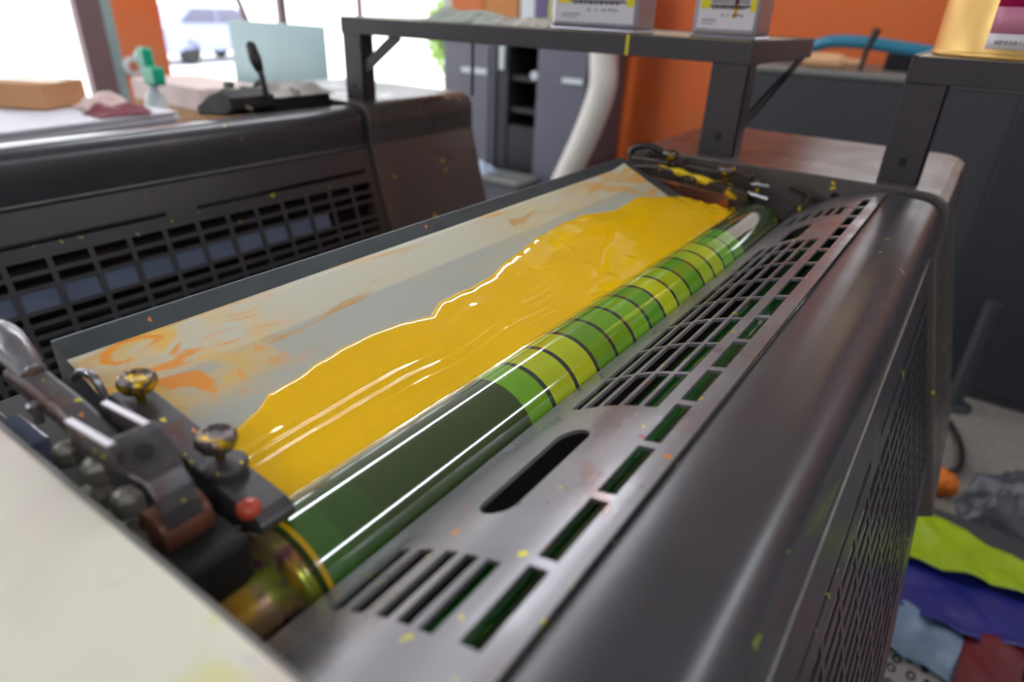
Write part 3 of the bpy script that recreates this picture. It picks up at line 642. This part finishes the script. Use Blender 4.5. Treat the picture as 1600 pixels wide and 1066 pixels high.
bm = bmesh.new(); lathe(bm, [(gr-.002, 0), (gr+.002, .001), (gr+.002, .006), (gr, .008), (gr, .265), (gr+.002, .267), (gr+.002, .272), (gr-.004, .272), (gr-.006, .266)], (gx, gy, EYE-.0405), 'z', 96)
gb = at(obj('body', bm, m_gold), g)
for p in gb.data.polygons: p.use_smooth = len(p.vertices) == 4 and abs(p.normal.z) < .3
def wrap(a0, a1, z0, z1, r, m, name, par):
    bm = bmesh.new(); n = 24; A = []
    for k in range(n+1):
        a = math.radians(a0+(a1-a0)*k/n); A.append((bm.verts.new((gx+r*math.cos(a), gy+r*math.sin(a), z0)), bm.verts.new((gx+r*math.cos(a), gy+r*math.sin(a), z1))))
    for (a, b), (c, d) in zip(A, A[1:]): bm.faces.new([a, c, d, b])
    return bm
zb = EYE-.0405
def wrapobj(a0, a1, z0, z1, r, m, name):
    o = obj(name, wrap(a0, a1, z0, z1, r, m, name, None), m, None, smooth=True, solid=.0003); o.parent = gb; return o
lab = wrapobj(-112, 60, zb+.014, zb+.0345, gr+.0006, m_white, 'label')
wrapobj(-112, 60, zb+.0345, zb+.069, gr+.0006, m_pink, 'label'); wrapobj(-112, 60, zb+.069, zb+.20, gr+.0006, m_mag, 'label')
def text_on_can(s, a0, z, size, m, bold=0):
    for i, ch in enumerate(s):
        cu = bpy.data.curves.new('printed_text', 'FONT'); cu.body = ch; cu.size = size; cu.extrude = .0002; cu.offset = bold; cu.align_x = 'CENTER'
        o = bpy.data.objects.new('printed_text', cu); dg = bpy.context.evaluated_depsgraph_get(); COL.objects.link(o)
        me = bpy.data.meshes.new_from_object(o); COL.objects.unlink(o); bpy.data.objects.remove(o)
        o = bpy.data.objects.new('printed_text', me); COL.objects.link(o); me.materials.append(m)
        a = math.radians(a0)+i*size*.66/gr
        o.matrix_world = Matrix.Translation((gx+(gr+.0012)*math.cos(a), gy+(gr+.0012)*math.sin(a), z)) @ Matrix.Rotation(a+math.pi/2, 4, 'Z') @ Matrix.Rotation(math.pi/2, 4, 'X')
        mw = o.matrix_world.copy(); o.parent = gb; o.matrix_parent_inverse = Matrix.Identity(4); o.matrix_basis = Matrix.Identity(4); o.matrix_local = mw
        
text_on_can('MP0001LB', -105, zb+.020, .0085, m_gprint, .0002)
text_on_can('JXE', -90, zb+.075, .022, m_white, .0008)

# crumpled rags / papers
def crumple(x0, x1, y0, y1, z, hgt, seed, nx=40, ny=24, ang=0., freq=9, poly=None):
    bm = bmesh.new(); V = {}; cx_, cy_ = (x0+x1)/2, (y0+y1)/2
    for i in range(nx+1):
        for j in range(ny+1):
            u, v = i/nx, j/ny; x = x0+(x1-x0)*u; y = y0+(y1-y0)*v
            e = min(1, 5*min(u, 1-u))*min(1, 5*min(v, 1-v))
            q = Vector((x*freq+seed, y*freq, seed*3.1)); k = abs(noise.noise(q))*1.3+.5*abs(noise.noise(q*2.3))+.2*noise.noise(q*5)
            x += .03*(x1-x0)*noise.noise(Vector((v*5, seed, u*2)))*4*abs(u-.5); y += .06*(y1-y0)*noise.noise(Vector((u*6, seed+4, v*2)))*4*abs(v-.5)
            V[i, j] = bm.verts.new((x, y, z+.002+hgt*(.25+k)*e**.5*(.35+.65*e)))
    for i in range(nx):
        for j in range(ny): bm.faces.new([V[i, j], V[i+1, j], V[i+1, j+1], V[i, j+1]])
    if ang: bmesh.ops.rotate(bm, verts=bm.verts, cent=(cx_, cy_, z), matrix=Matrix.Rotation(ang, 3, 'Z'))
    return bm
tag(obj('rag', crumple(-1.17, -.94, 1.25, 1.42, EYE-.0355, .030, 3), m_cloth, smooth=True, solid=.001), 'pale grey green crumpled rag on the left half of the rack', 'rag', 'rags on the rack')
tag(obj('rag', crumple(-.955, -.80, 1.25, 1.40, EYE-.0355, .022, 11), mat('beige_rag', srgb(196, 188, 178), .85, noise_amt=.12, nscale=14, stains=[(srgb(120,140,90), 12, .6, .05), (srgb(90,160,190), 10, .66, .03)]), smooth=True, solid=.001), 'beige crumpled rag on the rack beside the left tin', 'rag', 'rags on the rack')

# ------------------------------------------------------------------ things on the left press unit
t = thing('clamp_tool', 'dark oily clamp with an upright black lever on the far end of the left unit', 'tool', (-1.50, 1.0, EYE-.245))
def tp(n, bm, m, par=None, **k):
    o = obj(n, bm, m, par, **k)
    if par is None: at(o, t)
    return o
bm = bmesh.new(); prism(bm, [(-1.60, EYE-.258), (-1.48, EYE-.248), (-1.45, EYE-.232), (-1.455, EYE-.205), (-1.50, EYE-.195), (-1.54, EYE-.205), (-1.60, EYE-.238)], 'y', .90, 1.02); tp('base', bm, m_black, bevel=.006)
bm = bmesh.new(); tube(bm, spline([(-1.44, .985, EYE-.205), (-1.445, .985, EYE-.175), (-1.452, .985, EYE-.150)], 5), .007, 10); tp('rod', bm, m_cable, smooth=True)
bm = bmesh.new(); tube(bm, [(-1.452, .985, EYE-.152), (-1.462, .985, EYE-.130), (-1.475, .985, EYE-.098), (-1.478, .985, EYE-.092)], [.009, .014, .012, .006], 12); tp('grip', bm, m_cable, smooth=True)
bm = bmesh.new(); lathe(bm, [(.006, 0), (.022, .002), (.022, .016), (.012, .020), (.012, .030), (.004, .032)], (-1.53, .95, EYE-.212), 'z', 20); tp('adjusting_knob', bm, m_nut)
bm = bmesh.new(); tube(bm, spline([(-1.56, .93, EYE-.225), (-1.52, .91, EYE-.205), (-1.47, .92, EYE-.215), (-1.45, .95, EYE-.235)], 6), .006, 8); tp('spring', bm, m_nut, smooth=True)
t.location.x += .045
tag(obj('rag', crumple(-1.56, -1.40, 1.02, 1.20, EYE-.215, .030, 23), mat('dirty_grey_rag', srgb(178, 172, 166), .8, noise_amt=.2, nscale=16, stains=[(srgb(60,54,50), 12, .54, .06)]), smooth=True, solid=.001), 'dirty grey rag lying beside the clamp on the left unit', 'rag')
tag(obj('tray', hb(-1.58, -1.41, 1.02, 1.19, .214, .262), m_black, bevel=.006), 'black oily tray under the dirty grey rag', 'tray')

# ------------------------------------------------------------------ middle distance, left
def carton(x0, x1, y0, y1, z0, z1, name, label, m=m_card, top=None, ang=0, group=None):
    t = thing(name, label, 'box', ((x0+x1)/2, (y0+y1)/2, z0), group); hx, hy = (x1-x0)/2, (y1-y0)/2
    obj('carton', box(-hx, hx, -hy, hy, 0, z1-z0), m, t, bevel=.004)
    bm = box(-hx*.99, hx*.99, -.03, .03, z1-z0, z1-z0+.001); obj('tape', bm, mat('packing_tape', srgb(200,170,130), .3), t)
    t.rotation_euler.z = ang; return t
tag(obj('table', (lambda bm: (B(bm, -4.6, -2.95, 1.50, 2.6, .88, .92), [B(bm, x, x+.05, y, y+.05, 0, .88) for x in (-4.55, -3.05) for y in (1.55, 2.5)], bm)[-1])(bmesh.new()), m_con, bevel=.003), 'dark work table under the cartons and the pale teal sheet', 'table')
carton(-3.70, -3.02, 1.80, 2.15, .921, 1.15, 'carton', 'brown carton under the pinkish white paper stack, left of the teal sheet')
tag(obj('paper_stack', box(-3.68, -3.04, 1.80, 2.14, 1.153, 1.255), m_pinkpaper, bevel=.003), 'pinkish white paper stack on the brown carton beside the green bottle', 'paper stack')
t = thing('acrylic_sheet', 'pale teal flat sheet standing upright behind the left unit', 'sheet', (-3.0, 2.2, .921))
o = at(obj('panel', box(-3.355, -2.615, 2.195, 2.205, .924, EYE-.108), m_acryl, bevel=.001), t); o = at(obj('foot', box(-3.2, -2.75, 2.17, 2.23, .9205, .935), m_wplastic), t)
for o in t.children: pass
# green topped spray bottle
t = thing('spray_bottle', 'pale bottle with green trigger head in front of the orange column', 'bottle', (-3.20, 1.66, .9205))
t.scale = (.95, .95, 1.08)
bm = bmesh.new(); lathe(bm, [(.02,0),(.045,.002),(.047,.02)], (0,0,0), 'z', 20); bm.free()
bm = bmesh.new(); lathe(bm, [(.03,0),(.048,.002),(.050,.02),(.050,.25),(.040,.285),(.022,.30),(.020,.33)], (0,0,0), 'z', 28); b_ = obj('body', bm, m_wplastic, t, smooth=True)
bm = bmesh.new(); B(bm, -.035, .085, -.03, .03, .325, .40); B(bm, -.055, .02, -.025, .025, .39, .47); h_ = obj('trigger_head', bm, m_gplastic, t, bevel=.014, seg=4)
bm = bmesh.new(); lathe(bm, [(.0,-.02),(.018,-.02),(.022,-.012),(.022,.010)], (-.072,0,.43), 'x', 16); obj('nozzle', bm, m_wplastic, h_)
t = thing('wall_clock', 'small round white dial fixed on the orange column', 'gauge', (-6.977, 3.45, 1.0))
bm = bmesh.new(); lathe(bm, [(.02,0),(.09,0),(.09,.03),(.08,.04),(.02,.04)], (0,0,0), 'x', 32); obj('case', bm, m_wplastic, t)
bm = bmesh.new(); lathe(bm, [(.005,.0405),(.05,.0405),(.05,.045),(.005,.045)], (0,0,0), 'x', 20); obj('hub', bm, mat('dial_hub', srgb(190, 120, 90), .5), t)
# delivery table with papers, far left
tag(obj('delivery_table', (lambda bm: (B(bm, -3.3, -2.15, .2, 1.5, 1.05, 1.10), [B(bm, x, x+.05, y, y+.05, 0, 1.05) for x in (-3.25, -2.25) for y in (.25, 1.4)], bm)[-1])(bmesh.new()), m_con, bevel=.003), 'dark delivery table under the loose papers at the far left', 'table')
for k, (x0, x1, y0, y1, z, m, an, lb) in enumerate([(-3.0,-2.30,.35,1.15,1.102,m_paper,.1,'lowest white paper pile on the delivery table, under the grey pile'),
        (-2.95,-2.35,.45,1.2,1.162,mat('grey_paper', srgb(190,190,200), .6),-.08,'grey paper pile lying between two white piles on the delivery table'),
        (-2.95,-2.30,.55,1.25,1.222,m_paper,.15,'topmost white paper pile on the delivery table')]):
    bm = bmesh.new(); n = 6
    for q in range(n): B(bm, x0+random.uniform(-.015,.015), x1+random.uniform(-.015,.015), y0+random.uniform(-.015,.015), y1+random.uniform(-.015,.015), z+q*.0098, z+q*.0098+.0088)
    bmesh.ops.rotate(bm, verts=bm.verts, cent=((x0+x1)/2, (y0+y1)/2, z), matrix=Matrix.Rotation(an, 3, 'Z'))
    tag(obj('paper_pile', bm, m), lb, 'paper pile', 'paper piles on the delivery table')
tag(obj('paper_wrapper', crumple(-2.47, -2.33, 1.02, 1.20, 1.283, .03, 31), mat('dark_red_paper', srgb(130, 60, 70), .6), smooth=True, solid=.001), 'dark red crumpled wrapper on the white paper piles', 'wrapper')
carton(-2.86, -2.62, .90, 1.10, 1.284, 1.365, 'carton', 'tan open carton leaning on the paper piles', ang=.5)
tag(obj('crumpled_sheet', crumple(-2.62, -2.48, 1.06, 1.22, 1.283, .05, 41, freq=7), m_pinkpaper, smooth=True, solid=.001), 'pinkish white crumpled sheet beside the tan carton', 'paper')
tag(obj('crumpled_sheet', crumple(-2.9, -2.65, .58, .74, 1.283, .08, 47, freq=7), mat('green_white_sheet', srgb(190, 205, 180), .6), smooth=True, solid=.001), 'greenish white crumpled sheet at the far left edge', 'paper')

# ------------------------------------------------------------------ cabinets by the orange wall
t = thing('press_cabinet', 'tall slate grey machine cabinet with dark open shelves, left of the white duct', 'cabinet', (-2.9, 4.3, 0))
def cp(n, bm, m, par=None, **k):
    o = obj(n, bm, m, par, **k)
    if par is None: at(o, t)
    return o
cp('body', box(-3.53, -3.04, 4.1, 4.58, 0, 1.46), m_cab, bevel=.01)
d = cp('door', box(-3.50, -3.08, 4.085, 4.1, .35, 1.40), m_cab, bevel=.006); obj('handle', box(-3.33, -3.09, 4.07, 4.086, EYE-.445, EYE-.405), m_wplastic, d, bevel=.004)
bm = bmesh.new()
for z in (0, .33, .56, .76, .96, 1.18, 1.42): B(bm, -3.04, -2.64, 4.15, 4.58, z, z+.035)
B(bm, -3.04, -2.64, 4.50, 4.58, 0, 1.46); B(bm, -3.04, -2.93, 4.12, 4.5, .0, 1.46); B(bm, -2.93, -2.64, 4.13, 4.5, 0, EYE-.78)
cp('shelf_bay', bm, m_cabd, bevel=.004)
cp('body', box(-2.64, -2.22, 4.06, 4.58, 0, 1.46), m_cab, bevel=.01)
d = cp('door', box(-2.61, -2.24, 4.045, 4.06, .1, 1.40), m_cab, bevel=.006); obj('handle', box(-2.42, -2.26, 4.03, 4.046, EYE-.44, EYE-.405), m_wplastic, d, bevel=.004)
bm = bmesh.new(); lathe(bm, [(.005,-.03),(.03,-.03),(.03,-.002),(.005,-.002)], (-2.70, 4.14, EYE-.42), 'y', 16); cp('knob', bm, m_wplastic)
cp('lamp', box(-3.0, -2.96, 4.10, 4.12, EYE-.40, EYE-.24), m_wplastic)
for i, (x0, x1, m, nm, lb) in enumerate([(-3.68+.15,-3.23,m_cardo,'storage_box','orange box on the slate cabinet, leftmost'), (-3.22,-2.92,m_cardb,'storage_box','ochre box on the slate cabinet beside the orange one'), (-2.90,-2.78,m_wplastic,'binder','pale grey binder standing on the slate cabinet'), (-2.77,-2.68,mat('violet_board', srgb(96,80,120), .5),'binder','violet binder standing on the slate cabinet'), (-2.67,-2.60,mat('olive_board', srgb(180,176,130), .5),'binder','pale olive binder standing on the slate cabinet'), (-2.58,-2.2,m_cardb,'storage_box','ochre box on the slate cabinet behind the left tin')]):
    o = tag(obj(nm, box(x0, x1, 4.2, 4.5, 1.461, 1.80), m, bevel=.004), lb, 'binder' if nm == 'binder' else 'box', 'boxes and binders on the cabinet')
t = thing('footboard', 'low grey platform with a pale top in front of the slate cabinet', 'platform', (-2.9, 3.7, 0))
at(obj('deck', box(-3.15, -2.55, 3.75, 4.03, .52, .56), m_conrim, bevel=.02), t); at(obj('plinth', box(-3.1, -2.6, 3.8, 4.0, 0, .52), m_cab), t)
tag(obj('cloth', crumple(-3.12, -2.86, 3.76, 3.95, .562, .06, 51), mat('white_blue_cloth', srgb(190, 205, 226), .7, noise_amt=.1), smooth=True, solid=.001), 'white and pale blue cloth on the grey platform', 'cloth')
# duct
bm = bmesh.new(); pts = spline([(-2.075, 3.95, 2.6), (-2.075, 3.95, EYE-.10), (-2.075, 3.95, EYE-.26), (-2.065, 3.95, EYE-.44), (-2.14, 3.95, EYE-.70), (-2.23, 3.95, EYE-.92), (-2.32, 3.95, EYE-1.15), (-2.34, 3.95, EYE-1.4), (-2.34, 3.95, .001)], 14)
tube(bm, pts, [.088+.002*(i % 2) for i in range(len(pts))], 24)
tag(obj('duct', bm, m_duct, smooth=True), 'thick white curved duct in front of the orange wall', 'duct')

# console at the right
t = thing('console', 'large charcoal machine console in front of the orange wall', 'machine', (.6, 4.0, 0))
at(obj('body', box(-1.05, 3.2, 3.6, 4.4, 0, EYE-.235), m_con, bevel=.012), t)
at(obj('rim', box(-1.06, 3.21, 3.59, 4.41, EYE-.235, EYE-.205), m_conrim, bevel=.008), t)
at(obj('side_panel', box(.10, 3.2, 3.585, 3.60, .05, EYE-.25), mat('navy_console_panel', srgb(46, 49, 58), .45), bevel=.006), t)
bm = bmesh.new(); tube(bm, spline([(-1.0, 3.85, EYE-.172), (-.9, 3.85, EYE-.16), (-.78, 3.85, EYE-.095), (-.6, 3.85, EYE-.085), (-.3, 3.85, EYE-.110), (.3, 3.85, EYE-.15), (.9, 3.85, EYE-.17)], 8), .030, 12)
tag(obj('pipe', bm, m_bluepipe, smooth=True), 'teal blue pipe lying along the top of the charcoal console', 'pipe')
bm = bmesh.new(); lathe(bm, [(.01,-.10),(.034,-.10),(.034,.06),(.024,.08),(.016,.10),(.016,.15)], (-.72, 3.70, EYE-.1700), 'x', 20); tag(obj('roll', bm, mat('peach_roll', srgb(226, 176, 130), .5)), 'peach coloured roll lying on the charcoal console', 'roll')
bm = bmesh.new(); tube(bm, [(-.56, 3.68, EYE-.2045), (-.555, 3.68, EYE-.12), (-.53, 3.68, EYE-.02)], [.010, .012, .018], 10); tag(obj('brush', bm, m_cable), 'dark slim brush standing on the charcoal console behind the roll', 'brush')
tag(obj('toolbox', box(-.50, .15, 3.95, 4.3, EYE-.2048, EYE-.125), m_cabd, bevel=.01), 'low dark box on the charcoal console under the teal pipe', 'box')
bm = bmesh.new(); tube(bm, [(-.098, 1.46, EYE-.030), (-.055, 1.50, EYE-.020)], .006, 8); tag(obj('scraper', bm, m_steel), 'small metal scraper on the right rack beside the gold can', 'tool')

# ------------------------------------------------------------------ floor clutter at the lower right
Hc = EYE-1.37
tag(obj('waste_crate', box(.20, 1.0, 1.30, 2.15, .001, Hc-.02), m_con, bevel=.01), 'dark crate on the floor under the coloured plastic sheets', 'crate')
def sheet(name, pts, z, m, seed, label, hgt=.02, mats=None, cat='plastic sheet'):
    bm = bmesh.new(); vs = [bm.verts.new((x, y, z)) for x, y in pts]; f = bm.faces.new(vs)
    bmesh.ops.triangulate(bm, faces=[f]); bmesh.ops.subdivide_edges(bm, edges=bm.edges, cuts=14, use_grid_fill=True)
    for v in bm.verts:
        q = Vector((v.co.x*13+seed, v.co.y*13, seed)); v.co.z += hgt*(abs(noise.noise(q*.6))*1.3+.2*noise.noise(q*1.7)+.05*noise.noise(q*5))
    return tag(obj(name, bm, m, smooth=True, solid=.0012), label, cat)
sheet('plastic_sheet', [(.12,1.16),(.52,1.16),(.52,1.46),(.36,1.47),(.12,1.455)], Hc-.012, None, 1, 'white sheet printed with black letters at the bottom right corner', .012, cat='sheet').data.materials.append(m_print)
sheet('plastic_sheet', [(.12,1.44),(.33,1.42),(.36,1.50),(.33,1.60),(.2,1.615),(.12,1.62)], Hc, m_lblue, 2, 'pale blue crumpled plastic sheet between the blue sheet and printed sheet', .03)
sheet('plastic_sheet', [(.32,1.40),(.60,1.40),(.60,1.66),(.46,1.66),(.34,1.61)], Hc+.004, m_dred, 3, 'dark red crumpled sheet beside the pale blue one', .02)
sheet('plastic_sheet', [(.12,1.60),(.33,1.575),(.46,1.63),(.62,1.68),(.62,1.90),(.12,1.84)], Hc+.010, m_blue, 4, 'deep blue crumpled plastic sheet below the lime sheet', .03)
sheet('plastic_sheet', [(.12,1.76),(.19,1.765),(.28,1.775),(.46,1.81),(.66,1.84),(.66,1.97),(.46,1.945),(.30,1.985),(.19,2.03),(.12,2.03)], Hc+.034, m_lime, 5, 'bright lime yellow plastic sheet on top of the floor heap', .025)
sheet('plastic_sheet', [(.455,1.36),(.66,1.36),(.66,1.78),(.48,1.74)], Hc+.030, m_salmon, 6, 'translucent salmon coloured sheet at the right edge of the heap', .02)
bm = bmesh.new(); bmesh.ops.create_icosphere(bm, subdivisions=5, radius=1)
for v in bm.verts:
    c = v.co.copy(); q = c*2.2; k = 1+.25*noise.noise(q)+.12*abs(noise.noise(q*3)); v.co = Vector((.56+c.x*.22*k, 2.40+c.y*.15*k, max(.003, .16+c.z*.18*k)))
tag(obj('plastic_bag', bm, m_gbag, smooth=True), 'crumpled grey plastic bag on the floor behind the lime sheet', 'bag')
bm = bmesh.new(); bmesh.ops.create_icosphere(bm, subdivisions=4, radius=1)
for v in bm.verts:
    c = v.co.copy(); k = 1+.2*noise.noise(c*2.5); v.co = Vector((.275+c.x*.060*k, 2.66+c.y*.055*k, max(.003, .045+c.z*.055*k)))
tag(obj('rag_ball', bm, m_orplastic, smooth=True), 'orange balled rag on the floor beside the press unit', 'rag')
bm = bmesh.new(); c = [(.18,2.80),(.26,2.78),(.33,2.84),(.335,3.0),(.30,3.16),(.25,3.26),(.20,3.18),(.185,3.0),(.19,2.86)]
tube(bm, spline([(x, y, .02+.004*(i % 2)) for i, (x, y) in enumerate(c)], 8), .013, 8); tag(obj('cable_loop', bm, m_cable, smooth=True), 'black cable lying in a loop on the speckled floor', 'cable')
t = thing('floor_post', 'dark round post standing on the floor beyond the press unit', 'post', (.275, 3.46, 0))
bm = bmesh.new(); tube(bm, [(0,0,.02),(0,0,.55)], .035, 16); obj('shaft', bm, m_con, t); bm = bmesh.new(); lathe(bm, [(.01,0),(.08,0),(.08,.015),(.036,.025),(.01,.025)], (0,0,0), 'z', 24); obj('base_plate', bm, m_con, t)
# black characters on the printed sheet
nt = m_print.node_tree; N = nt.nodes; L = nt.links; tc = N.new('ShaderNodeTexCoord'); b = N['Principled BSDF']
v = N.new('ShaderNodeTexVoronoi'); v.inputs['Scale'].default_value = 30; v.inputs['Randomness'].default_value = .35
mp = N.new('ShaderNodeMapping'); mp.inputs['Scale'].default_value = (1, .7, .01); L.new(tc.outputs['Object'], mp.inputs[0]); L.new(mp.outputs[0], v.inputs['Vector'])
a1 = N.new('ShaderNodeMath'); a1.operation = 'GREATER_THAN'; a1.inputs[1].default_value = .16; a2 = N.new('ShaderNodeMath'); a2.operation = 'LESS_THAN'; a2.inputs[1].default_value = .33; mu = N.new('ShaderNodeMath'); mu.operation = 'MULTIPLY'
L.new(v.outputs['Distance'], a1.inputs[0]); L.new(v.outputs['Distance'], a2.inputs[0]); L.new(a1.outputs[0], mu.inputs[0]); L.new(a2.outputs[0], mu.inputs[1])
mx = N.new('ShaderNodeMix'); mx.data_type = 'RGBA'; L.new(mu.outputs[0], mx.inputs[0]); mx.inputs[6].default_value = srgb(160,155,154); mx.inputs[7].default_value = srgb(50,46,50); L.new(mx.outputs[2], b.inputs['Base Color'])
